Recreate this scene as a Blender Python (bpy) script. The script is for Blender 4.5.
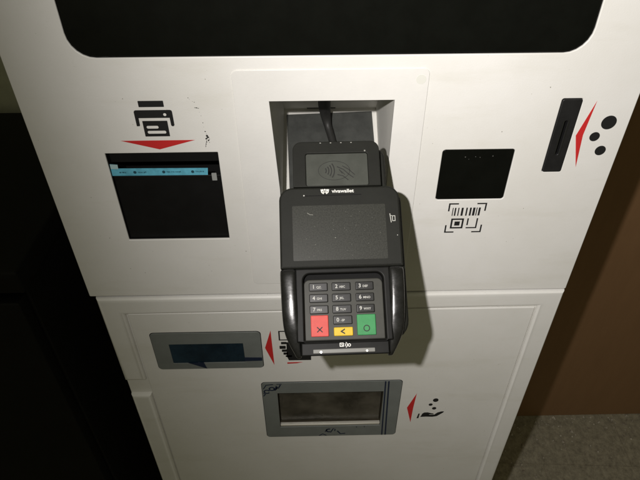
import bpy, math, random
from mathutils import Vector, Matrix, noise
random.seed(7)
S = bpy.context.scene
C = S.collection
for o in list(bpy.data.objects):
    bpy.data.objects.remove(o)

# ------------------------------------------------------------------ camera, world, lamp, exposure
Z0 = 0.83                                   # height of the seam between front panel and door above the floor
cam_d = bpy.data.cameras.new("camera")
cam = bpy.data.objects.new("camera", cam_d); C.objects.link(cam); S.camera = cam
cam_d.sensor_fit = 'HORIZONTAL'; cam_d.sensor_width = 36.0; cam_d.lens = 36.0*555.0/640.0
cam_d.clip_start = 0.01; cam_d.clip_end = 100
RT = Vector((0.99979236, -0.02004414, -0.00366977)); UP = Vector((0.01550344, 0.63135146, 0.77534185)); FW = Vector((0.01322415, 0.77523775, -0.63153112))
CP = Vector((-0.01446158, -0.37491595, 0.37023397+Z0))
cam.matrix_world = Matrix(((RT.x, UP.x, -FW.x, CP.x), (RT.y, UP.y, -FW.y, CP.y), (RT.z, UP.z, -FW.z, CP.z), (0, 0, 0, 1)))

w = bpy.data.worlds.new("World"); S.world = w; w.use_nodes = True
bg = w.node_tree.nodes['Background']; bg.inputs['Color'].default_value = (0.97, 0.93, 0.60, 1); bg.inputs['Strength'].default_value = 0.112

ld = bpy.data.lights.new("flash_lamp", 'SPOT'); lamp = bpy.data.objects.new("flash_lamp", ld); C.objects.link(lamp)
ld.energy = 13.6; ld.color = (1.0, 0.955, 0.93); ld.shadow_soft_size = 0.005; ld.spot_size = math.radians(176); ld.spot_blend = 0.823
lamp.location = Vector((-0.080, -0.388, 0.422+Z0))
aim = Vector((0.70, 0.0, 0.25+Z0)) - lamp.location
lamp.rotation_euler = aim.to_track_quat('-Z', 'Y').to_euler()

S.view_settings.view_transform = 'Standard'; S.view_settings.look = 'None'
S.view_settings.exposure = 0.0; S.view_settings.gamma = 1.0

# ------------------------------------------------------------------ materials
def mat(name, col, rough=0.5, metal=0.0, spec=0.5, mott=0.0, mscale=30.0, bump=0.0, bscale=400.0, col2=None, coat=0.0, rough_var=0.0):
    m = bpy.data.materials.new(name); m.use_nodes = True
    nt = m.node_tree; b = nt.nodes['Principled BSDF']
    b.inputs['Base Color'].default_value = (*col, 1); b.inputs['Roughness'].default_value = rough
    b.inputs['Metallic'].default_value = metal; b.inputs['Specular IOR Level'].default_value = spec
    b.inputs['Coat Weight'].default_value = coat
    tc = nt.nodes.new('ShaderNodeTexCoord')
    if mott or col2:
        n = nt.nodes.new('ShaderNodeTexNoise'); n.inputs['Scale'].default_value = mscale; n.inputs['Detail'].default_value = 6; n.inputs['Roughness'].default_value = 0.65
        nt.links.new(tc.outputs['Object'], n.inputs['Vector'])
        r = nt.nodes.new('ShaderNodeValToRGB')
        c2 = col2 or tuple(c*(1-mott) for c in col)
        r.color_ramp.elements[0].position = 0.38; r.color_ramp.elements[0].color = (*c2, 1)
        r.color_ramp.elements[1].position = 0.62; r.color_ramp.elements[1].color = (*col, 1)
        nt.links.new(n.outputs['Fac'], r.inputs['Fac']); nt.links.new(r.outputs['Color'], b.inputs['Base Color'])
        if rough_var:
            mp = nt.nodes.new('ShaderNodeMapRange'); mp.inputs['To Min'].default_value = rough-rough_var; mp.inputs['To Max'].default_value = rough+rough_var
            nt.links.new(n.outputs['Fac'], mp.inputs['Value']); nt.links.new(mp.outputs['Result'], b.inputs['Roughness'])
    if bump:
        n2 = nt.nodes.new('ShaderNodeTexNoise'); n2.inputs['Scale'].default_value = bscale; n2.inputs['Detail'].default_value = 3
        nt.links.new(tc.outputs['Object'], n2.inputs['Vector'])
        bp = nt.nodes.new('ShaderNodeBump'); bp.inputs['Strength'].default_value = bump; bp.inputs['Distance'].default_value = 0.001
        nt.links.new(n2.outputs['Fac'], bp.inputs['Height']); nt.links.new(bp.outputs['Normal'], b.inputs['Normal'])
    return m

def paint_mat():
    """worn white powder coat: faint cloudy tone, wiped smears in the gloss, sparse specks of dirt"""
    m = mat('white powder coat', (0.77, 0.76, 0.725), 0.42, bump=0.06, bscale=900)
    nt = m.node_tree; L = nt.links.new; b = nt.nodes['Principled BSDF']
    tc = nt.nodes.new('ShaderNodeTexCoord')
    def noise_(scale, detail, stretch):
        mp = nt.nodes.new('ShaderNodeMapping'); mp.inputs['Scale'].default_value = stretch; mp.inputs['Rotation'].default_value = (0, 0.5, 0)
        n = nt.nodes.new('ShaderNodeTexNoise'); n.inputs['Scale'].default_value = scale; n.inputs['Detail'].default_value = detail; n.inputs['Roughness'].default_value = 0.65
        L(tc.outputs['Object'], mp.inputs['Vector']); L(mp.outputs['Vector'], n.inputs['Vector']); return n
    def ramp(n, p0, c0, p1, c1):
        r = nt.nodes.new('ShaderNodeValToRGB'); r.color_ramp.elements[0].position = p0; r.color_ramp.elements[0].color = (*c0, 1)
        r.color_ramp.elements[1].position = p1; r.color_ramp.elements[1].color = (*c1, 1); L(n.outputs['Fac'], r.inputs['Fac']); return r
    cloud = ramp(noise_(8, 6, (1, 1, 1)), 0.36, (0.735, 0.725, 0.68), 0.62, (0.785, 0.775, 0.742))
    smear = ramp(noise_(16, 5, (0.35, 1, 1.6)), 0.30, (0.94, 0.935, 0.91), 0.46, (1, 1, 1))
    speck = ramp(noise_(420, 2, (1, 1, 1)), 0.225, (0.55, 0.53, 0.47), 0.265, (1, 1, 1))
    def mul(x, y):
        q = nt.nodes.new('ShaderNodeMixRGB'); q.blend_type = 'MULTIPLY'; q.inputs['Fac'].default_value = 1; L(x, q.inputs['Color1']); L(y, q.inputs['Color2']); return q.outputs['Color']
    L(mul(mul(cloud.outputs['Color'], smear.outputs['Color']), speck.outputs['Color']), b.inputs['Base Color'])
    mr = nt.nodes.new('ShaderNodeMapRange'); mr.inputs['To Min'].default_value = 0.30; mr.inputs['To Max'].default_value = 0.55
    L(noise_(22, 5, (0.5, 1, 1.4)).outputs['Fac'], mr.inputs['Value']); L(mr.outputs['Result'], b.inputs['Roughness'])
    return m
WHITE = paint_mat()
WHITE2 = mat('white sticker plate', (0.775, 0.765, 0.73), 0.38, mott=0.05, mscale=20, bump=0.06, bscale=700)
LINER = mat('white recess sheet', (0.80, 0.79, 0.74), 0.5, mott=0.05, mscale=40)
STICK = mat('pale sticker', (0.70, 0.70, 0.64), 0.5)
GLASS = mat('black display glass', (0.0045, 0.005, 0.004), 0.20, spec=0.3, mott=0.2, mscale=60)
BLACK = mat('black plastic', (0.012, 0.012, 0.012), 0.5, mott=0.3, mscale=80)
DEEP = mat('black shutter', (0.007, 0.007, 0.007), 0.5, spec=0.25, mott=0.3, mscale=40)
POCKET = mat('black void lining', (0.006, 0.006, 0.006), 0.8, spec=0.2)
INK = mat('black ink', (0.014, 0.014, 0.014), 0.55, spec=0.3)
RED = mat('red ink', (0.55, 0.025, 0.025), 0.5, spec=0.3)
CYAN = mat('cyan film', (0.14, 0.50, 0.66), 0.35, mott=0.2, mscale=200)
PALEFILM = mat('pale film', (0.42, 0.60, 0.62), 0.4)
FILMINK = mat('teal film print', (0.02, 0.07, 0.10), 0.4)
GREYTAG = mat('grey tag', (0.30, 0.31, 0.30), 0.5)
FRAME = mat('grey film covered frame', (0.185, 0.20, 0.19), 0.4, mott=0.10, mscale=40, rough_var=0.08)
NAVY = mat('navy protective film', (0.014, 0.036, 0.056), 0.16, col2=(0.004, 0.012, 0.022), mscale=13, bump=0.5, bscale=22)  # lighter blotches in the colour stand in for reflections on the film
NAVYINK = mat('navy film edge', (0.012, 0.02, 0.045), 0.35)
PLATE = mat('dark grey mounting plate', (0.058, 0.061, 0.055), 0.6, mott=0.35, mscale=55, bump=0.1)
TCASE = mat('charcoal terminal plastic', (0.014, 0.0145, 0.0115), 0.6, spec=0.2, mott=0.15, mscale=60, bump=0.08, bscale=1800)
TSCR = mat('dusty terminal screen', (0.038, 0.039, 0.032), 0.42, spec=0.25, mott=0.4, mscale=1000, rough_var=0.1)
TWIN = mat('contactless window', (0.070, 0.074, 0.064), 0.3, spec=0.3, mott=0.12, mscale=90, rough_var=0.08)
TMARK = mat('engraved mark', (0.022, 0.022, 0.02), 0.5, spec=0.3)
DIMDOT = mat('dim sensor dot', (0.11, 0.11, 0.10), 0.5)
GLOSS = mat('glossy black plastic', (0.012, 0.012, 0.011), 0.28, spec=0.6, mott=0.3, mscale=120, rough_var=0.16, bump=0.16, bscale=110)
SHIELD = mat('dark satin plastic', (0.008, 0.008, 0.007), 0.5, spec=0.16, mott=0.3, mscale=90)
KEYPRINT = mat('worn key print', (0.5, 0.5, 0.46), 0.6)
GREYPRINT = mat('grey print', (0.40, 0.40, 0.36), 0.6)
INKFADE = mat('worn scratch', (0.03, 0.03, 0.027), 0.7)
PADM = mat('grey keypad plate', (0.048, 0.048, 0.040), 0.5, spec=0.25, mott=0.15, mscale=90)
KEYM = mat('black key', (0.014, 0.014, 0.013), 0.36, spec=0.35, mott=0.3, mscale=150, rough_var=0.06)
KRED = mat('red key', (0.62, 0.085, 0.07), 0.5, spec=0.25, mott=0.1, mscale=200)
KYEL = mat('yellow key', (0.68, 0.46, 0.03), 0.5, spec=0.25, mott=0.1, mscale=200)
KGRN = mat('green key', (0.045, 0.25, 0.085), 0.5, spec=0.25, mott=0.12, mscale=200)
PRINT = mat('white print', (0.75, 0.75, 0.70), 0.5)
BARM = mat('grey card slot strip', (0.17, 0.17, 0.155), 0.45, spec=0.4)
STEEL = mat('steel screw', (0.8, 0.8, 0.76), 0.3, metal=0.8)
CABLE = mat('black cable rubber', (0.022, 0.022, 0.020), 0.55, bump=0.1, bscale=600)
TAN = mat('dim steel tray', (0.10, 0.085, 0.055), 0.45, metal=0.3, mott=0.5, mscale=30)
EDGE = mat('bright steel edge', (0.62, 0.60, 0.52), 0.35, metal=0.3)

def flap_mat():
    m = mat('cloudy plastic flap', (0.17, 0.155, 0.12), 0.2, col2=(0.05, 0.045, 0.034), mscale=20, bump=1.0, bscale=50)
    m.node_tree.nodes['Principled BSDF'].inputs['Alpha'].default_value = 0.42
    return m
FLAP = flap_mat()

def wall_mat():
    m = bpy.data.materials.new('brown board'); m.use_nodes = True; nt = m.node_tree; b = nt.nodes['Principled BSDF']
    tc = nt.nodes.new('ShaderNodeTexCoord'); mp = nt.nodes.new('ShaderNodeMapping'); mp.inputs['Scale'].default_value = (3, 3, 0.5)
    n = nt.nodes.new('ShaderNodeTexNoise'); n.inputs['Scale'].default_value = 14; n.inputs['Detail'].default_value = 8; n.inputs['Roughness'].default_value = 0.7
    r = nt.nodes.new('ShaderNodeValToRGB')
    r.color_ramp.elements[0].position = 0.3; r.color_ramp.elements[0].color = (0.262, 0.147, 0.07, 1)
    r.color_ramp.elements[1].position = 0.7; r.color_ramp.elements[1].color = (0.295, 0.167, 0.08, 1)
    nt.links.new(tc.outputs['Object'], mp.inputs['Vector']); nt.links.new(mp.outputs['Vector'], n.inputs['Vector'])
    nt.links.new(n.outputs['Fac'], r.inputs['Fac']); nt.links.new(r.outputs['Color'], b.inputs['Base Color'])
    b.inputs['Roughness'].default_value = 0.6; b.inputs['Specular IOR Level'].default_value = 0.3
    return m
BROWN = wall_mat()
GREYW = mat('grey painted wall', (0.60, 0.60, 0.45), 0.7, mott=0.15, mscale=12, bump=0.2, bscale=120)
DARKB = mat('dark brown board', (0.035, 0.020, 0.011), 0.7, mott=0.3, mscale=12)
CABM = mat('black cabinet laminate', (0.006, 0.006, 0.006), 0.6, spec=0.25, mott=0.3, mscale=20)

def floor_mat():
    m = bpy.data.materials.new('worn grey floor tiles'); m.use_nodes = True; nt = m.node_tree; b = nt.nodes['Principled BSDF']
    L = nt.links.new
    tc = nt.nodes.new('ShaderNodeTexCoord')
    mp = nt.nodes.new('ShaderNodeMapping'); mp.inputs['Location'].default_value = (0.11, 0.02, 0); mp.inputs['Rotation'].default_value = (0, 0, 0.05)
    br = nt.nodes.new('ShaderNodeTexBrick'); br.inputs['Scale'].default_value = 1; br.inputs['Brick Width'].default_value = 0.40; br.inputs['Row Height'].default_value = 0.32
    br.inputs['Mortar Size'].default_value = 0.0009; br.inputs['Color1'].default_value = (0.375, 0.345, 0.265, 1); br.inputs['Color2'].default_value = (0.39, 0.355, 0.27, 1); br.inputs['Mortar'].default_value = (0.30, 0.27, 0.205, 1)
    L(tc.outputs['Object'], mp.inputs['Vector']); L(mp.outputs['Vector'], br.inputs['Vector'])
    n = nt.nodes.new('ShaderNodeTexNoise'); n.inputs['Scale'].default_value = 60; n.inputs['Detail'].default_value = 14; n.inputs['Roughness'].default_value = 0.86
    m2 = nt.nodes.new('ShaderNodeMapping'); m2.inputs['Scale'].default_value = (1.2, 0.9, 1); L(tc.outputs['Object'], m2.inputs['Vector']); L(m2.outputs['Vector'], n.inputs['Vector'])
    r = nt.nodes.new('ShaderNodeValToRGB'); r.color_ramp.elements[0].position = 0.36; r.color_ramp.elements[0].color = (0.45, 0.44, 0.42, 1); r.color_ramp.elements[1].position = 0.64; r.color_ramp.elements[1].color = (1.3, 1.3, 1.24, 1)
    L(n.outputs['Fac'], r.inputs['Fac'])
    mx = nt.nodes.new('ShaderNodeMixRGB'); mx.blend_type = 'MULTIPLY'; mx.inputs['Fac'].default_value = 1
    L(br.outputs['Color'], mx.inputs['Color1']); L(r.outputs['Color'], mx.inputs['Color2']); L(mx.outputs['Color'], b.inputs['Base Color'])
    bp = nt.nodes.new('ShaderNodeBump'); bp.inputs['Strength'].default_value = 0.4; bp.inputs['Distance'].default_value = 0.002; L(n.outputs['Fac'], bp.inputs['Height']); L(bp.outputs['Normal'], b.inputs['Normal'])
    b.inputs['Roughness'].default_value = 0.6
    return m
FLOOR = floor_mat()

# ------------------------------------------------------------------ helpers
def link(name, me, m, parent=None):
    o = bpy.data.objects.new(name, me); C.objects.link(o)
    if m is not None:
        me.materials.clear(); me.materials.append(m)
    if parent is not None: o.parent = parent
    return o

def root(name, label, cat, M=None):
    o = bpy.data.objects.new(name, None); C.objects.link(o); o.empty_display_size = 0.05
    o['label'] = label; o['category'] = cat
    if M is not None: o.matrix_world = M
    return o

def kio(a, b, h): return Vector((a, -h, b+Z0))          # face of the kiosk: across, up, out
def flat(a, b, h): return Vector((a, b, h))             # terminal: across, up, out

def rr(x0, x1, y0, y1, r=0.0, n=6):
    if not isinstance(r, (tuple, list)) and r <= 0: return [(x0, y0), (x1, y0), (x1, y1), (x0, y1)]
    rs = r if isinstance(r, (tuple, list)) else (r,)*4   # BL BR TR TL
    out = []
    for (cx, cy, a, q) in ((x0+rs[0], y0+rs[0], 180, rs[0]), (x1-rs[1], y0+rs[1], 270, rs[1]), (x1-rs[2], y1-rs[2], 0, rs[2]), (x0+rs[3], y1-rs[3], 90, rs[3])):
        if q <= 0: out.append((cx, cy)); continue
        for i in range(n+1):
            t = math.radians(a+90*i/n); out.append((cx+q*math.cos(t), cy+q*math.sin(t)))
    return out

def disc(x, y, r, n=28, ry=None, rot=0.0):
    ry = ry or r; c, s = math.cos(rot), math.sin(rot); out = []
    for i in range(n):
        t = 2*math.pi*i/n; a, b = r*math.cos(t), ry*math.sin(t)
        out.append((x+a*c-b*s, y+a*s+b*c))
    return out

def arc(x, y, r, a0, a1, n=12, ry=None):
    ry = ry or r
    return [(x+r*math.cos(math.radians(a0+(a1-a0)*i/n)), y+ry*math.sin(math.radians(a0+(a1-a0)*i/n))) for i in range(n+1)]

def stroke(pts, wd, w1=None):
    """ribbon polygon along a polyline"""
    w1 = wd if w1 is None else w1; L, R = [], []
    n = len(pts)
    for i, p in enumerate(pts):
        a = Vector(pts[max(i-1, 0)]); b = Vector(pts[min(i+1, n-1)])
        d = (b-a).normalized(); q = Vector((-d.y, d.x)); ww = (wd+(w1-wd)*i/max(n-1, 1))/2
        L.append(tuple(Vector(p)+q*ww)); R.append(tuple(Vector(p)-q*ww))
    return L+R[::-1]

MM = 0.001
def curve_mesh(groups, t, bev=0.0, res=2):
    """groups: list of lists of outlines (first outer, rest holes), in mm. returns mesh, z from -t to 0 (mm)"""
    verts, faces = [], []
    dg = None
    for g in groups:
        cu = bpy.data.curves.new('tmp', 'CURVE'); cu.dimensions = '2D'; cu.fill_mode = 'BOTH'
        bv = min(bev, t/2*0.98)
        cu.extrude = max(t/2-bv, 0.0); cu.bevel_depth = bv; cu.bevel_resolution = res; cu.offset = -bv
        for pl in g:
            sp = cu.splines.new('POLY'); sp.points.add(len(pl)-1); sp.use_cyclic_u = True
            for i, (x, y) in enumerate(pl): sp.points[i].co = (x, y, 0, 1)
        ob = bpy.data.objects.new('tmp', cu); C.objects.link(ob)
        dg = bpy.context.evaluated_depsgraph_get(); dg.update()
        me = bpy.data.meshes.new_from_object(ob.evaluated_get(dg))
        k = len(verts)
        verts += [(v.co.x, v.co.y, v.co.z-t/2) for v in me.vertices]
        faces += [[i+k for i in p.vertices] for p in me.polygons]
        bpy.data.objects.remove(ob); bpy.data.curves.remove(cu); bpy.data.meshes.remove(me)
    return verts, faces

def mesh_of(name, verts, faces, smooth=True, ang=35, merge=True):
    me = bpy.data.meshes.new(name); me.from_pydata([tuple(v) for v in verts], [], faces)
    if merge:
        import bmesh
        bm = bmesh.new(); bm.from_mesh(me); bmesh.ops.remove_doubles(bm, verts=bm.verts, dist=2e-6)
        bmesh.ops.recalc_face_normals(bm, faces=bm.faces); bm.to_mesh(me); bm.free()
    me.validate(); me.update()
    if smooth:
        me.polygons.foreach_set('use_smooth', [True]*len(me.polygons)); me.set_sharp_from_angle(angle=math.radians(ang))
    return me

def plate(name, groups, h, t, m, parent, fr=kio, bev=0.0, res=2):
    """flat part: outlines in mm, front face at height h mm, thickness t mm"""
    v, f = curve_mesh(groups, t, bev, res)
    vv = [fr(x*MM, y*MM, (z+h)*MM) for x, y, z in v]
    me = mesh_of(name, vv, f)
    ax = (fr(0, 0, 1)-fr(0, 0, 0)).normalized()
    for p in me.polygons:
        if abs(p.normal.dot(ax)) > 0.9995: p.use_smooth = False
    return link(name, me, m, parent)

def inkp(name, polys, m, parent, h=0.12, fr=kio, t=0.3):
    return plate(name, [p if isinstance(p[0], list) else [p] for p in polys], h, t, m, parent, fr)

def text_polys(body, size, x, y, fr, h, m, parent, name, align='CENTER', rot=0.0, bold=0.0, sx=1.0):
    cu = bpy.data.curves.new('tmp', 'FONT'); cu.body = body; cu.size = size; cu.align_x = align; cu.align_y = 'CENTER'; cu.extrude = 0.06; cu.offset = bold; cu.resolution_u = 3
    ob = bpy.data.objects.new('tmp', cu); C.objects.link(ob)
    dg = bpy.context.evaluated_depsgraph_get(); dg.update()
    me = bpy.data.meshes.new_from_object(ob.evaluated_get(dg))
    c, s = math.cos(rot), math.sin(rot)
    vv = [fr((x+c*v.co.x*sx-s*v.co.y)*MM, (y+s*v.co.x*sx+c*v.co.y)*MM, (v.co.z+h)*MM) for v in me.vertices]
    ff = [list(p.vertices) for p in me.polygons]
    bpy.data.objects.remove(ob); bpy.data.curves.remove(cu); bpy.data.meshes.remove(me)
    return vv, ff

def text(name, body, size, x, y, h, m, parent, fr=flat, **k):
    vv, ff = text_polys(body, size, x, y, fr, h, m, parent, name, **k)
    return link(name, mesh_of(name, vv, ff, smooth=False, merge=False), m, parent)

def box_vf(x0, x1, y0, y1, z0, z1):
    v = [(x, y, z) for x in (x0, x1) for y in (y0, y1) for z in (z0, z1)]
    return v, [(0, 1, 3, 2), (4, 6, 7, 5), (0, 4, 5, 1), (2, 3, 7, 6), (0, 2, 6, 4), (1, 5, 7, 3)]

def bevel_box(name, x0, x1, y0, y1, z0, z1, m, parent=None, b=0.003, seg=3):
    import bmesh
    v, f = box_vf(x0, x1, y0, y1, z0, z1)
    me = bpy.data.meshes.new(name); me.from_pydata(v, [], f)
    bm = bmesh.new(); bm.from_mesh(me); bmesh.ops.recalc_face_normals(bm, faces=bm.faces)
    bmesh.ops.bevel(bm, geom=bm.edges[:], offset=b, segments=seg, profile=0.5, affect='EDGES')
    bm.to_mesh(me); bm.free()
    me.polygons.foreach_set('use_smooth', [True]*len(me.polygons)); me.set_sharp_from_angle(angle=math.radians(35))
    return link(name, me, m, parent)

def tray(name, x0, x1, z0, z1, h0, depth, m, parent):
    """open-fronted pocket (mm, kiosk face), with 0.8 mm walls"""
    vs, fs = [], []
    def add(a0, a1, b0, b1, c0, c1):
        v, f = box_vf(a0, a1, b0, b1, c0, c1); k = len(vs)
        vs.extend(kio(p[0]*MM, p[1]*MM, p[2]*MM) for p in v); fs.extend([tuple(i+k for i in q) for q in f])
    w_ = 0.8
    add(x0-w_, x0, z0, z1, h0-depth, h0); add(x1, x1+w_, z0, z1, h0-depth, h0)
    add(x0-w_, x1+w_, z1, z1+w_, h0-depth, h0); add(x0-w_, x1+w_, z0-w_, z0, h0-depth, h0)
    add(x0-w_, x1+w_, z0-w_, z1+w_, h0-depth-w_, h0-depth)
    return link(name, mesh_of(name, vs, fs, smooth=False, merge=False), m, parent)

def tube(name, pts, rad, m, parent, n=14):
    """smooth tube through points (Catmull-Rom)"""
    P = [Vector(p) for p in pts]; R = rad if isinstance(rad, (list, tuple)) else [rad]*len(P)
    Q, QR = [], []
    for i in range(len(P)-1):
        p0, p1, p2, p3 = P[max(i-1, 0)], P[i], P[i+1], P[min(i+2, len(P)-1)]
        for k in range(8):
            t = k/8
            Q.append(0.5*((2*p1)+(p2-p0)*t+(2*p0-5*p1+4*p2-p3)*t*t+(3*p1-p0-3*p2+p3)*t**3)); QR.append(R[i]+(R[i+1]-R[i])*t)
    Q.append(P[-1]); QR.append(R[-1])
    vs, fs = [], []
    for i, q in enumerate(Q):
        d = (Q[min(i+1, len(Q)-1)]-Q[max(i-1, 0)]).normalized()
        a = d.cross(Vector((0, 1, 0.3))).normalized(); b = d.cross(a)
        for k in range(n):
            th = 2*math.pi*k/n; vs.append(q+(a*math.cos(th)+b*math.sin(th))*QR[i])
    for i in range(len(Q)-1):
        for k in range(n):
            fs.append((i*n+k, i*n+(k+1) % n, (i+1)*n+(k+1) % n, (i+1)*n+k))
    fs.append(tuple(range(n))); fs.append(tuple((len(Q)-1)*n+k for k in range(n)))
    return link(name, mesh_of(name, vs, fs, merge=False), m, parent)

# ------------------------------------------------------------------ setting
me = bpy.data.meshes.new('floor'); me.from_pydata([(-4, -4, 0), (4, -4, 0), (4, 4, 0), (-4, 4, 0)], [], [(0, 1, 2, 3)])
fl = link('floor', me, FLOOR); fl['kind'] = 'structure'; fl['label'] = 'worn grey floor with crumbs along the brown wall'; fl['category'] = 'floor'

def tagged(o, label, cat, kind=None):
    o['label'] = label; o['category'] = cat
    if kind: o['kind'] = kind
    return o
tagged(bevel_box('wall', -0.10, 3.2, 0.40, 0.46, 0.0, 2.6, BROWN, b=0.002), 'plain brown board wall behind the right side of the white kiosk', 'wall')
tagged(bevel_box('wall', -3.2, -0.105, 0.42, 0.50, 0.0, 2.6, GREYW, b=0.002), 'dim grey painted wall above the black cabinet at left', 'wall')

# black cabinet on the left
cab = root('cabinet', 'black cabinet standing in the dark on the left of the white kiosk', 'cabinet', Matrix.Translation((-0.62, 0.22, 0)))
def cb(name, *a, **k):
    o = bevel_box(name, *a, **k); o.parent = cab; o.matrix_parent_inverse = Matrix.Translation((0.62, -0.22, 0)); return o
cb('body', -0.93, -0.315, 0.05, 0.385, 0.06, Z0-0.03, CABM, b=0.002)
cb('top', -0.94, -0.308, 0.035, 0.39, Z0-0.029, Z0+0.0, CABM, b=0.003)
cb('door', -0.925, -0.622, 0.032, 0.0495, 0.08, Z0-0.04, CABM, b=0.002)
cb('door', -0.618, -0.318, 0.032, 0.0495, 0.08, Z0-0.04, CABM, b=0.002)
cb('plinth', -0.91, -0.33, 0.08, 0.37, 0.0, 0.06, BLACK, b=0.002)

# ------------------------------------------------------------------ kiosk
K = root('payment_kiosk', 'white metal self service payment kiosk with black screen, printed symbols and grey slots', 'kiosk')
# shell: sides, back and top behind the front
vs, fs = [], []
def addbox(*a):
    v, f = box_vf(*a); k = len(vs); vs.extend(v); fs.extend([tuple(i+k for i in q) for q in f])
addbox(-0.2235, -0.2215, 0.0022, 0.36, Z0, Z0+0.77); addbox(0.2215, 0.2235, 0.0022, 0.36, Z0, Z0+0.77)
addbox(-0.2185, -0.2165, 0.0062, 0.36, 0.0, Z0-0.001); addbox(0.2215, 0.2235, 0.0062, 0.36, 0.0, Z0-0.001)
addbox(-0.2214, 0.2214, 0.358, 0.3595, 0.001, Z0+0.768); addbox(-0.2214, 0.2214, 0.006, 0.357, Z0+0.765, Z0+0.7675)
link('cabinet_shell', mesh_of('cabinet_shell', vs, fs, smooth=False, merge=False), WHITE, K)

PRN = (-172.9, -86.4, 67.9, 153.4)
QRW = (87.5, 143.9, 105.6, 152.7)
COIN = (169.2, 184.6, 131.6, 194.1)
SCR = (-176.4, 176.8, 228.7, 640.0)
OPEN = [(-40.0, 72.4), (45.4, 72.4), (45.7, 118.2), (46.5, 195.0), (-44.4, 195.0), (-40.2, 118.7)]
OPEN2 = [(-41.0, 71.4), (46.4, 71.4), (46.7, 118.2), (47.5, 196.0), (-45.4, 196.0), (-41.2, 118.7)]
front = plate('front_panel', [[rr(-224.6, 225, 0.6, 770, 1.2), rr(*PRN, 0.6), rr(*QRW, 2.4), rr(*COIN, 1.6), rr(SCR[0]-0.9, SCR[1]+0.9, SCR[2]-0.9, SCR[3]+0.9, 17), OPEN2]], 0, 2.0, WHITE, K, bev=0.6)

plate('screen', [[rr(*SCR, 16.4)]], -0.5, 4, GLASS, K, bev=0.3)
# surround sheet round the recess, with its hairline step
plate('recess_surround', [[rr(-69.6, 69.6, 14, 218.4, 4.5), OPEN]], 0.7, 0.65, WHITE2, K, bev=0.3)
plate('round_sticker', [[disc(64.0, 210.3, 3.6)]], 0.8, 0.25, STICK, K)
# recess liner
def recess():
    th = 0.66
    yb = 0.1015; zb = 0.0725+th*yb; yt = 0.0700; zt = 0.1765
    p = {}
    V = []; F = []
    def q(*pts):
        k = len(V); V.extend([(a, y, z+Z0) for a, y, z in pts]); F.append(tuple(range(k, k+len(pts))))
    f0 = 0.0005
    lt, lm, lb = (-0.0444, f0, 0.195), (-0.0402, f0, 0.1187), (-0.0402, f0, 0.0725+th*f0)
    lk, lkt, lky = (-0.0389, yb, zb), (-0.0415, yt, zt), (-0.0440, yt-0.02, 0.195)
    lmid = (-0.0402, 0.043, 0.0725+th*0.043)
    rt, rm, rb = (0.0465, f0, 0.195), (0.0457, f0, 0.118), (0.0457, f0, 0.0725+th*f0)
    rk, rkt, rky = (0.0463, yb, zb), (0.0464, yt, zt), (0.0465, yt-0.02, 0.195)
    q(lt, lm, lb, lmid, lk, lkt, lky)
    q(rt, rky, rkt, rk, rb, rm)
    q(lb, rb, rk, lk, lmid)
    q(lk, rk, rkt, lkt)
    q(lkt, rkt, rky, lky)
    q(lt, lky, rky, rt)
    me = bpy.data.meshes.new('recess_liner'); me.from_pydata(V, [], F); me.validate(); me.update()
    return link('recess_liner', me, LINER, K)
recess()
# dark plate lying on the sloped recess floor
th = 0.66; nrm = Vector((0, -th, 1)).normalized(); dn = Vector((0, 1, th)).normalized()
IM = Matrix(((1, 0, 0), (0, dn.y, nrm.y), (0, dn.z, nrm.z)))
def inc(a, b, h): return IM @ Vector((a, b, h)) + Vector((0, 0, 0.0725+Z0))
plate('mounting_plate', [[[(-33.5, 22), (44.6, 22), (42.0, 117.6), (-36.6, 115.2)]]], 1.2, 1.2, PLATE, K, fr=inc, bev=0.3)

# receipt opening
rp = tray('receipt_opening', PRN[0], PRN[1], PRN[2], PRN[3], -2.05, 34, POCKET, K)
plate('printer_door', [[rr(-172.3, -87.0, 68.5, 131.0, 0.5)]], -3.0, 1.5, DEEP, rp, bev=0.4)
plate('printer_door', [[rr(-171.5, -87.0, 143.2, 152.8, 0.5)]], -4.0, 1.5, DEEP, rp, bev=0.4)
plate('protective_film', [[[(-172.4, 132.2), (-97.0, 131.9), (-96.3, 138.2), (-166.5, 138.8), (-166.3, 142.2), (-172.2, 142.8)]]], -1.9, 0.3, CYAN, rp)
plate('film_corner', [[[(-172.2, 138.6), (-166.4, 138.4), (-166.2, 142.3), (-172.0, 142.8)]]], -1.7, 0.15, PALEFILM, rp)
inkp('film_print', [disc(-154.1, 135.2, 1.25), disc(-131.4, 135.2, 1.25), disc(-108.6, 135.1, 1.25)] +
     [rr(x, x+w_, 134.55+d_, 135.75+d_) for x0, n_ in ((-151.6, 6), (-128.9, 10), (-106.1, 6), (-166.2, 5)) for k_ in range(n_) for x, w_, d_ in ((x0+k_*1.15+random.uniform(-.1, .1), random.uniform(.35, .8), random.uniform(-.15, .15)),)], FILMINK, rp, h=-1.8, t=0.08)
plate('grey_tag', [[rr(-94.1, -90.2, 126.4, 133.2, 0.4)]], -2.2, 0.6, GREYTAG, rp)

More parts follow.
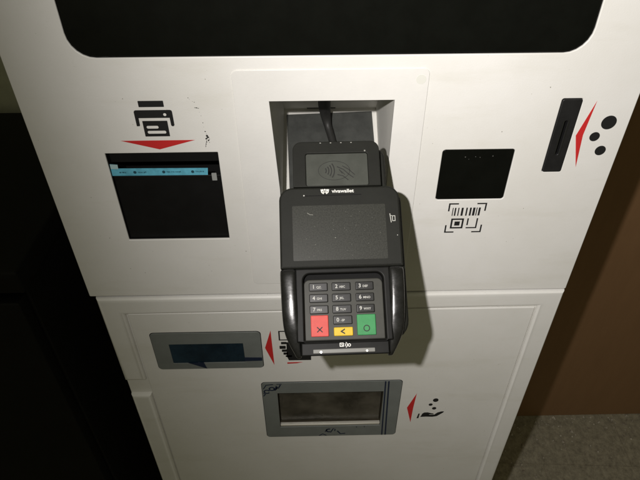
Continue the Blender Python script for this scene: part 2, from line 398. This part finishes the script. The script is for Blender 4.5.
# printed symbols
inkp('printer_symbol', [
    [rr(-138.9, -120.6, 191.5, 196.3, 0.4)],
    [[(-143.4, 176.3)] + [(-143.4, 187.6), (-142.9, 188.7), (-141.8, 189.1), (-117.0, 189.1), (-115.9, 188.7), (-115.5, 187.6)] + [(-115.5, 177.0), (-116.2, 176.0), (-117.4, 176.0), (-118.0, 176.8), (-118.1, 182.8), (-140.8, 182.8), (-140.9, 177.0), (-141.4, 176.3)], disc(-121.2, 185.4, 1.15)],
    [rr(-138.7, -120.3, 167.7, 180.5, 0.3), rr(-136.4, -127.6, 174.2, 176.5, 1.1), rr(-136.4, -122.6, 170.0, 172.4, 1.1)]], INK, K)
inkp('red_arrow', [[(-158.1, 164.3), (-130.1, 156.6), (-102.2, 164.3)]], RED, K)
inkp('red_arrow', [[(195.2, 192.0), (187.6, 163.7), (195.6, 135.6), (193.0, 164.0)]], RED, K)
inkp('coin_symbol', [disc(209.6, 174.4, 5.7), disc(202.4, 162.6, 3.9), disc(210.6, 150.4, 4.2)], INK, K)
def brk(x, y, dx, dy, l=8.2, k=1.25):
    a = [(x, y), (x+dx*l, y), (x+dx*l, y+dy*k), (x+dx*k, y+dy*k), (x+dx*k, y+dy*l), (x, y+dy*l)]
    return a
bars = [(103.7, .35), (105.8, .6), (108.5, .45), (111.7, .85), (115.4, .6), (118.6, .75), (121.5, .95), (123.8, .4), (126.1, .8)]
inkp('scan_symbol', [brk(99.6, 102.0, 1, -1), brk(131.4, 102.0, -1, -1), brk(99.4, 70.9, 1, 1), brk(131.2, 70.9, -1, 1)] +
     [rr(x-w_, x+w_, 89.0, 97.3) for x, w_ in bars] +
     [[rr(103.7, 114.6, 75.4, 86.1), rr(105.2, 113.1, 76.9, 84.6)], rr(107.0, 111.5, 78.5, 82.9), rr(117.5, 118.7, 78.8, 86.1),
      [(125.4, 86.1), (126.6, 86.1), (126.6, 75.4), (117.4, 75.4), (117.4, 76.6), (125.4, 76.6)]], INK, K)
# scuff: a chain of small dark scratches and one smear
sc = []
def blob(x, y, r, n=9):
    return [(x+r*random.uniform(.5, 1.2)*math.cos(2*math.pi*i/n), y+r*random.uniform(.5, 1.2)*math.sin(2*math.pi*i/n)) for i in range(n)]
for x, y, r in ((-102.3, 198.2, .35), (-101.5, 197.2, .22), (-99.6, 195.3, .25), (-98.3, 194.8, .3), (-97.3, 190.4, .45), (-95.8, 187, .18), (-94.9, 184.1, .22), (-94.4, 178.4, .35), (-94.2, 175.0, .18), (-93.7, 171.2, .6), (-92.8, 167.8, 1.0), (-92.2, 166.2, 1.1), (-93.4, 165.2, .8), (-92.0, 163.8, .9), (-93.6, 162.4, .5), (-94.2, 160.6, .45), (-94.8, 158.6, .35), (-91.6, 162.0, .35), (-93.0, 169.2, .3), (-91.2, 165.0, .4)):
    sc.append(blob(x, y, r))
sc += [stroke([(-98.9, 190.6), (-95.6, 190.0)], .35), stroke([(-93.5, 164), (-95, 158)], .3)]
inkp('scuff_mark', sc, INKFADE, front, h=0.06, t=0.2)
sp = [blob(random.uniform(-215, 215), random.uniform(15, 222), random.uniform(.25, .55)) for _ in range(26)] + [blob(158, 203, .5), blob(-57, 137, .5), blob(-166, 92, .9)]
sp = [p for p in sp if not (-175 < p[0][0] < -85 and 64 < p[0][1] < 156) and not (-72 < p[0][0] < 72) and not (80 < p[0][0] < 148 and 68 < p[0][1] < 156) and not (165 < p[0][0])]
dsp = inkp('dust_specks', sp, mat('dust grey', (0.30, 0.29, 0.25), 0.8), front, h=0.03, t=0.1); dsp['kind'] = 'stuff'

# scanner window
q_ = plate('scanner_window', [[rr(*[QRW[0]+.35, QRW[1]-.35, QRW[2]+.35, QRW[3]-.35], 2.2)]], -0.3, 3, GLASS, K, bev=0.3)
inkp('sensor_dot', [disc(106.0, 146.0, .42), disc(114.0, 146.2, .3), disc(117.6, 145.6, .3), disc(127.5, 146.6, .42), disc(109.0, 144.0, .22)], DIMDOT, q_, h=-0.22, t=0.1)
# coin slot
cs = plate('coin_slot', [[rr(COIN[0]+.3, COIN[1]-.3, COIN[2]+.3, COIN[3]-.3, 1.5), rr(175.7, 177.9, 147.6, 176.6, 1.0)]], 0.9, 3, BLACK, K, bev=0.5)
tray('slot_groove', 175.7, 177.9, 147.6, 176.6, -2.1, 12, POCKET, cs)
plate('slot_lip', [[rr(174.4, 175.2, 147, 177, .3)], [rr(178.3, 179.1, 147, 177, .3)]], 1.35, .8, TCASE, cs, bev=.2)

# lower door: raised frame with a notch on the left, inset panel
B1 = (-163.0, -87.4, -99.4, -69.4)
B2 = (-56.6, 62.6, -222.8, -155.4)
B1o = (B1[0]-2.5, B1[1]+2.5, B1[2]-2.5, B1[3]+2.5); B2o = (B2[0]-2.5, B2[1]+2.5, B2[2]-2.5, B2[3]+2.5)
fr_out = [(-219.9, -1.6), (-219.9, -126.2), (-197.2, -126.2), (-197.2, -23.6), (203.6, -21.2), (203.6, -780), (-196.6, -780), (-196.6, -152.6), (-219.3, -152.6), (-219.3, -810), (225, -810), (225, -1.4)]
door = plate('lower_door', [[rr(-219.4, 224.6, -812, -2.5, .5), rr(*B1o), rr(*B2o)]], -2.6, 2.2, WHITE, K, bev=0.3)
plate('door_frame', [[fr_out]], 2.4, 9.4, WHITE, door, bev=4.4, res=6)
plate('door_inset', [[rr(-195.4, 202.4, -778, -24.6, 1.5), rr(*B1o), rr(*B2o)]], -0.5, 2.2, WHITE, door, bev=1.2, res=3)

# banknote slot
bf = plate('banknote_slot', [[rr(-179.6, -68.9, -109.2, -52.6, 4), rr(*B1, 0.5)]], 0.5, 1.0, FRAME, K, bev=0.25)
plate('gap_shadow', [[rr(-180.2, -68.3, -109.8, -52.0, 4.4), rr(*B1o)]], -0.25, 0.7, SHIELD, bf)  # dark sheet under the frame, standing in for its shaded edge gap
tray('slot_pocket', B1[0], B1[1], B1[2], B1[3], -0.62, 28, POCKET, bf)
plate('navy_film', [[[(B1[0]+.2, B1[2]+.2), (-145, B1[2]+.2), (B1[1]-.2, B1[2]+1.2), (B1[1]-.2, B1[3]-.2), (B1[0]+.2, B1[3]-.2)]]], 0.2, 0.4, NAVY, bf)
plate('film_strip', [[[(-87.6, -91.6), (-69.4, -92.2), (-69.4, -97.4), (-87.6, -97.8)]]], 0.7, 0.3, NAVYINK, bf)
plate('film_strip', [[[(-147.5, -98.4), (-131.0, -98.4), (-128.8, -108.6)]]], 1.0, 0.3, NAVYINK, bf)
inkp('red_arrow', [[(-58.2, -51.6), (-65.4, -78.2), (-57.2, -106.2)]], RED, K, h=-0.35)
inkp('banknote_symbol', [[rr(-50.6, -16, -67.0, -52.6), rr(-49.2, -17, -65.6, -54.0)], rr(-50.4, -44, -80.2, -75.4, .6), rr(-48.6, -43, -73.0, -69.4, .5), rr(-48.2, -43, -85.0, -81.2, .6), rr(-46.8, -42, -89.6, -86.0, .6), rr(-44.6, -38, -93.4, -90.6, .6),
     [(-43, -70), (-18, -70), (-18, -99), (-41.5, -99), (-43.5, -92)]], INK, K, h=-0.35)
inkp('red_arrow', [[(-43.4, -102.4), (-27.0, -102.2), (-33.0, -104.0), (-43.3, -104.6)]], RED, K, h=-0.33)

# coin return
cf = plate('coin_return', [[rr(-73.3, 82.3, -243.6, -136.4, 4), rr(*B2, 0.6)]], 0.5, 1.1, FRAME, K, bev=0.25)
plate('gap_shadow', [[rr(-73.9, 82.9, -244.2, -135.8, 4.4), rr(*B2o)]], -0.25, 0.7, SHIELD, cf)  # same dark sheet here, painting the gap shade round the coin return frame
tray('coin_tray', B2[0], B2[1], B2[2], B2[3], -0.62, 48, TAN, cf)
plate('flap', [[rr(B2[0]+1, B2[1]-1, B2[2]+3.5, B2[3]-1, 1.0)]], -6.2, 1.2, FLAP, cf, bev=.3)
plate('bright_lip', [[[(B2[0]+.5, B2[2]+.3), (B2[1]-.3, B2[2]+.3), (B2[1]-.3, B2[2]+3.4), (B2[0]+.5, B2[2]+3.0)]]], -0.5, 4.0, EDGE, cf, bev=.6)
plate('film_edge', [[stroke([(63.6, -136.8), (66.2, -243.2)], 1.6)], [stroke([(67.2, -136.8), (70.4, -243.2)], 1.7)]], 0.75, .3, NAVYINK, cf)
fp = [stroke(arc(-68.2, -152.0, 3.0, 20, 330), 1.7), stroke([(-72.3, -160), (-70.0, -156.6), (-72.4, -155)], 1.3), stroke(arc(-62.4, -147.0, 2.8, 0, 360), 1.8), stroke([(-59.4, -150), (-56.8, -141.5), (-55.2, -146.5), (-52.6, -139.8)], 1.7), stroke([(-71.8, -147), (-68, -139.4)], 1.1), stroke([(-67.5, -140), (-60.5, -139)], 1.2), stroke([(-56.8, -138.8), (-51, -138.6)], 1.0)]
fp2 = [stroke(arc(1.6, -231.6, 3.0, 60, 300), 2.1), stroke([(3.5, -236), (7.0, -227.4), (9.2, -229.6), (8.4, -233)], 1.4), stroke([(11.8, -233), (15.5, -239.2), (21.5, -238.4)], 1.8), stroke([(-10, -242.4), (-6, -238.8), (-1.4, -242.2)], 1.5), stroke([(34.5, -224.4), (35.0, -226.4)], 1.0), stroke([(44, -224.0), (44.4, -226.0)], 1.0), stroke([(-3, -234.5), (-.5, -229.4)], 1.1)]
inkp('film_lettering', fp, NAVYINK, cf, h=0.62, t=0.3)
inkp('film_lettering', fp2, NAVYINK, cf, h=0.62, t=0.3)
inkp('red_arrow', [[(100.8, -162.0), (92.2, -189.2), (99.1, -219.0), (99.5, -189.2)]], RED, K, h=-0.35)
inkp('coin_return_symbol', [disc(124.0, -175.4, 3.2, ry=3.4), disc(119.2, -183.9, 2.3), disc(124.2, -191.4, 2.5),
     [(109.8, -208.4), (111.6, -201.6), (113.6, -199.6), (117.4, -199.4), (122.0, -201.2), (124.6, -201.8), (125.2, -203.4), (119.5, -203.6), (120, -204.4), (126.0, -204.2), (129.0, -200.2), (133.5, -198.0), (136.6, -198.0), (136.0, -200.2), (132.4, -204.0), (129.1, -207.4), (124, -208.6), (116.3, -208.0)],
     [(106.9, -201.6), (108.5, -201.6), (107.9, -210.9), (105.6, -210.9)]], INK, K, h=-0.35)

# ------------------------------------------------------------------ terminal
TM = Matrix(((0.9996842, -0.01699703, 0.01850954, 0.00601085), (0.02486348, 0.77592533, -0.63033458, -0.092745), (-0.00364821, 0.63059573, 0.7761029, 0.11533015+Z0), (0, 0, 0, 1))) @ Matrix.Scale(0.95, 4)
T = root('card_terminal', 'black card payment terminal with keypad, mounted on a slant in the kiosk recess', 'card terminal', TM)
def tp(name, groups, h, t, m, parent=None, bev=0.0, res=2): return plate(name, groups, h, t, m, parent or T, fr=flat, bev=bev, res=res)
BODY = rr(-45.0, 44.2, 0.6, 61.2, (0.8, 0.8, 9.5, 9.5))
# rear housing under both faces
tp('rear_housing', [[rr(-44.2, 46.8, -52, 61.4, (14, 14, 11, 11))]], -6.5, 22, TCASE, bev=3, res=3)
bd = tp('upper_face', [[BODY]], 0, 7, TCASE, bev=1.6, res=3)
tp('screen', [[rr(-35.5, 33.1, 6.1, 47.1, .8)]], 0.05, 0.6, TSCR)
inkp('slit', [stroke([(-26.8, 54.5), (16.0, 54.8)], .55)], POCKET, bd, h=0.06, fr=flat, t=.2)
# small screw, dots and scratches on the face
inkp('led', [disc(-26.6, 54.8, .55)], STEEL, bd, h=0.12, fr=flat, t=.2)
inkp('led', [disc(41.0, 23.2, .35)], STEEL, bd, h=0.12, fr=flat, t=.2)
lg = [stroke([(-13.8, 59.3), (-13.3, 57.0), (-12.3, 56.0), (-11.2, 57.6)], .85), stroke([(-8.2, 59.3), (-8.7, 57.0), (-9.7, 56.0), (-10.8, 57.6)], .85), disc(-12.6, 58.7, .75), disc(-9.4, 58.7, .75), disc(-11.0, 58.9, .7), disc(-11.9, 57.2, .7), disc(-10.1, 57.2, .7)]
inkp('emblem', lg, PRINT, bd, h=0.1, fr=flat, t=.15)
text('lettering', 'vivawallet', 3.7, 2.3, 57.7, 0.08, PRINT, bd, bold=0.09, sx=1.12)
inkp('card_swipe_symbol', [stroke([(36.3, 39.6), (37.0, 32.8)], .6), [rr(37.8, 40.2, 33.8, 38.0, .2), rr(38.3, 39.7, 34.3, 37.5, .1)], stroke([(36.6, 38.0), (37.8, 38.0)], .4)], GREYPRINT, bd, h=0.08, fr=flat, t=.15)
dsp = inkp('dust_specks', [blob(random.uniform(-32, 30), random.uniform(8, 45), random.uniform(.08, .2)) for _ in range(28)] + [stroke([(-24.6, 41.6), (-22.6, 40.2), (-20.4, 40.0)], .25), blob(-4.6, 22.5, .35)], mat('pale dust', (0.34, 0.34, 0.30), 0.9), bd, h=0.11, fr=flat, t=.1); dsp['kind'] = 'stuff'

# contactless head
HEAD = rr(-34.2, 31.2, 61.5, 97.0, (0, 0, 6.5, 6.5))
hd = tp('contactless_head', [[HEAD, rr(-24.5, 22.1, 62.2, 87.6, 1.6)]], 0.0, 6, TCASE, bev=0.7, res=3)
tp('head_casing', [[rr(-29.5, 36.6, 60, 93.5, (0, 0, 7, 7))]], -8, 14, TCASE, bev=2, res=3)
wn = tp('contactless_window', [[rr(-24.3, 21.9, 62.4, 87.4, 1.5)]], -1.2, 2, TWIN)
inkp('contactless_symbol', [[disc(-3.4, 74.2, 12.0, 40, 7.6), disc(-3.4, 74.2, 11.65, 40, 7.25)]] + [stroke(arc(-12.5, 74.2, r, -36, 36), .9) for r in (3.2, 5.2, 7.2, 9.3)] +
     [stroke([(-1.2, 77.2), (3.5, 75.0), (7.6, 71.0), (11.0, 68.4)], .7), stroke([(-1.0, 71.0), (3.0, 70.0), (7.0, 66.6)], .7), stroke([(0.4, 75.0), (2.8, 71.8)], .7), stroke([(2.8, 77.8), (7.4, 75.0), (12.0, 70.6)], .6), stroke([(1.8, 73.6), (4.6, 70.8)], .5)], TMARK, wn, h=-1.12, fr=flat, t=.12)
for x in (-13.1, -5.3, 2.5, 10.2):
    inkp('status_light', [rr(x-.55, x+.55, 95.4, 96.1, .2)], STEEL, hd, h=0.05, fr=flat, t=.7)
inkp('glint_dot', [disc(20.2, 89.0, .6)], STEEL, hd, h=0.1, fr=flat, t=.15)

# keypad bay: glossy privacy shield with two side rails
def rail(sgn):
    """lofted glossy rail; rounded section running from the shelf to the tapered lower end"""
    st = [  # v, outer, inner, top, bottom height
        (1.0, 44.6, 33.2, 0.3, -9), (-1.5, 45.0, 33.4, 2.0, -11), (-10, 44.9, 33.0, 2.6, -12), (-20, 44.6, 32.6, 2.8, -13), (-30, 44.3, 32.0, 2.4, -14), (-40, 43.6, 31.6, 1.2, -15),
        (-47, 42.2, 31.2, -0.4, -16), (-53, 39.6, 31.0, -2.0, -16), (-58, 36.8, 30.9, -4.0, -16), (-61.6, 35.0, 30.9, -6.0, -15), (-63.0, 34.0, 31.2, -8.0, -14)]
    vs, fs = [], []; n = 20
    for v, a, b, t, bt in st:
        cx, hw = (a+b)/2, (a-b)/2
        for k in range(n):
            th_ = 2*math.pi*k/n; c, s = math.cos(th_), math.sin(th_); e = 0.55
            x = cx+hw*math.copysign(abs(c)**e, c); z = (t+bt)/2+(t-bt)/2*math.copysign(abs(s)**e, s)
            if s > 0: z -= 0.7*max(0, (x-cx)/hw)**3 + (0.65 if sgn < 0 else 0.0)*(x-cx)/hw
            vs.append(Vector((sgn*x-0.6, v, z))*MM)
    for i in range(len(st)-1):
        for k in range(n): fs.append((i*n+k, i*n+(k+1) % n, (i+1)*n+(k+1) % n, (i+1)*n+k))
    fs.append(tuple(range(n))); fs.append(tuple((len(st)-1)*n+k for k in range(n)))
    o = link('side_rail', mesh_of('side_rail', vs, fs, ang=50), GLOSS, T)
    md = o.modifiers.new('sub', 'SUBSURF'); md.levels = 2; md.render_levels = 2
    return o
rail(-1); rail(1)
# shelf above the keypad, dark inner bay and keypad plate
bay_out = rr(-34.6, 33.6, -52.0, 0.4, 1)
tp('keypad_shield', [[bay_out, rr(-28.9, 28.6, -51.3, -3.6, (1, 1, 5, 5))]], 0.6, 9, SHIELD, bev=1.2, res=3)
pad = tp('keypad_plate', [[rr(-28.7, 28.4, -51.0, -7.4, (1, 1, 4, 4))]], -3.0, 3, PADM, bev=0.8, res=3)
tp('bay_floor', [[rr(-29.5, 29.2, -52, -3, 3)]], -5.6, 2, POCKET)
NUM = [['1 QZ.', '2 ABC', '3 DEF'], ['4 GHI', '5 JKL', '6 MNO'], ['7 PRS', '8 TUV', '9 WXY']]
CX = [(-24.9, -11.6), (-8.6, 4.9), (8.5, 21.5)]
def key_label(s_, x, y, parent):
    big, small = s_.split(' ')
    v1, f1 = text_polys(big, 3.8, x-4.4, y, flat, -1.34, PRINT, parent, 'legend', align='LEFT', bold=0.06)
    v2, f2 = text_polys(small, 2.2, x-1.4, y-.35, flat, -1.34, PRINT, parent, 'legend', align='LEFT', bold=0.03)
    k = len(v1)
    link('legend', mesh_of('legend', v1+v2, f1+[[i+k for i in q] for q in f2], smooth=False, merge=False), KEYPRINT, parent)
KH = -1.4
for r in range(3):
    y1 = -10.0-8.1*r; y0 = y1-6.0
    for c in range(3):
        a, b = CX[c]
        kk = tp('key', [[rr(a, b, y0, y1, .7)]], KH, 2.4, KEYM, bev=.6, res=3)
        key_label(NUM[r][c], (a+b)/2, (y0+y1)/2, kk)
kk = tp('key', [[rr(-8.4, 5.1, -40.0, -33.8, .7)]], KH, 2.4, KEYM, bev=.6, res=3); key_label('0 -SP', -1.7, -36.9, kk)
kr = tp('cancel_key', [[rr(-24.4, -11.9, -48.2, -33.2, .7)]], KH, 2.4, KRED, bev=.6, res=3)
inkp('legend', [stroke([(-20.1, -45.1), (-16.3, -41.5)], .75), stroke([(-20.1, -41.5), (-16.3, -45.1)], .75)], INK, kr, h=KH+.06, fr=flat, t=.15)
ky = tp('correct_key', [[rr(-8.2, 5.3, -48.1, -42.0, .7)]], KH, 2.4, KYEL, bev=.6, res=3)
inkp('legend', [[(-0.4, -42.9), (-0.4, -43.9), (-2.2, -45.0), (-0.4, -46.1), (-0.4, -47.1), (-3.6, -45.2), (-3.6, -44.8)]], INK, ky, h=KH+.06, fr=flat, t=.15)
kg = tp('enter_key', [[rr(8.4, 21.8, -48.1, -33.4, .7)]], KH, 2.4, KGRN, bev=.6, res=3)
inkp('legend', [[disc(15.1, -43.3, 2.35), disc(15.1, -43.3, 1.7)]], INK, kg, h=KH+.06, fr=flat, t=.15)
fs_ = tp('front_sill', [[rr(-31.6, 30.6, -61.4, -52.2, 1)]], -1.2, 12, SHIELD, bev=1.0, res=3)
inkp('card_symbol', [[rr(-4.6, -1.7, -55.6, -52.9, .3), rr(-4.1, -2.2, -55.1, -53.4, .2)], stroke([(-3.6, -54.0), (-2.4, -54.6)], .5), stroke(arc(-1.4, -54.4, 1.0, -60, 60), .45), stroke(arc(-1.2, -54.4, 2.0, -60, 60), .45), [disc(2.2, -54.6, 1.1), disc(2.2, -54.6, .6)]], PRINT, fs_, h=-1.1, fr=flat, t=.15)
cb_ = tp('card_slot_strip', [[rr(-23.4, 20.2, -59.8, -56.9, .5)]], -0.5, 1.6, BARM, bev=.4)
for x in (-17.9, 14.4):
    inkp('screw', [disc(x, -58.9, .8)], STEEL, cb_, h=0.1, fr=flat, t=.8)
# bracket to the sloped plate and cable
bevel_box('mounting_bracket', -0.018, 0.018, 0.0, 0.062, -0.094, -0.027, PLATE, T, b=0.002)
TI = TM.inverted()
def wt(*p): return TI @ (Vector(p)+Vector((0, 0, Z0)))
cbl = tube('cable', [wt(-0.0020, 0.046, 0.198), wt(-0.0024, 0.062, 0.175), wt(-0.0024, 0.077, 0.155), wt(-0.0012, 0.083, 0.143), wt(0.001, 0.081, 0.1325), wt(0.0045, 0.070, 0.124), wt(0.0085, 0.050, 0.1125), wt(0.0105, 0.034, 0.104)], [0.0056, 0.0058, 0.0058, 0.0050, 0.0038, 0.0036, 0.0036, 0.0036], CABLE, T)
def tie(a, b, h): return TI @ inc(a, b, h)
plate('cable_tie', [[rr(-18.0, 8.6, 121.0, 122.6, .5)]], 2.2, 1.4, BLACK, cbl, fr=tie, bev=.3)

# ------------------------------------------------------------------ crumbs along the wall
cv, cfc = [], []
rnd = random.Random(3)
def crumb(x, y, r):
    k = len(cv); n = 6
    for i in range(n):
        a = 2*math.pi*i/n; q = r*rnd.uniform(.6, 1.2); cv.append((x+q*math.cos(a), y+q*math.sin(a), 0.0004))
    for i in range(n):
        a = 2*math.pi*i/n; q = r*rnd.uniform(.3, .8); cv.append((x+q*math.cos(a), y+q*math.sin(a), r*rnd.uniform(.5, 1.1)))
    for i in range(n): cfc.append((k+i, k+(i+1) % n, k+n+(i+1) % n, k+n+i))
    cfc.append(tuple(range(k+n, k+2*n)))
for _ in range(420):
    y = 0.397-abs(rnd.gauss(0, 0.055)); crumb(rnd.uniform(0.2, 1.2), y, rnd.choice((.0008, .0012, .0018, .0028)) * rnd.uniform(.7, 1.3))
for x, y, r in ((0.60, 0.355, .0045), (0.57, 0.33, .004), (0.71, 0.385, .0035), (0.66, .392, .003), (0.735, .372, .004), (.56, .39, .003)): crumb(x, y, r)
me = bpy.data.meshes.new('crumbs'); me.from_pydata(cv, [], cfc); me.update()
cr = link('crumbs', me, mat('pale crumbs', (0.62, 0.58, 0.48), 0.8, col2=(0.22, 0.18, 0.13), mscale=40)); cr['kind'] = 'stuff'; cr['label'] = 'pale crumbs scattered on the floor below the brown wall'; cr['category'] = 'crumbs'
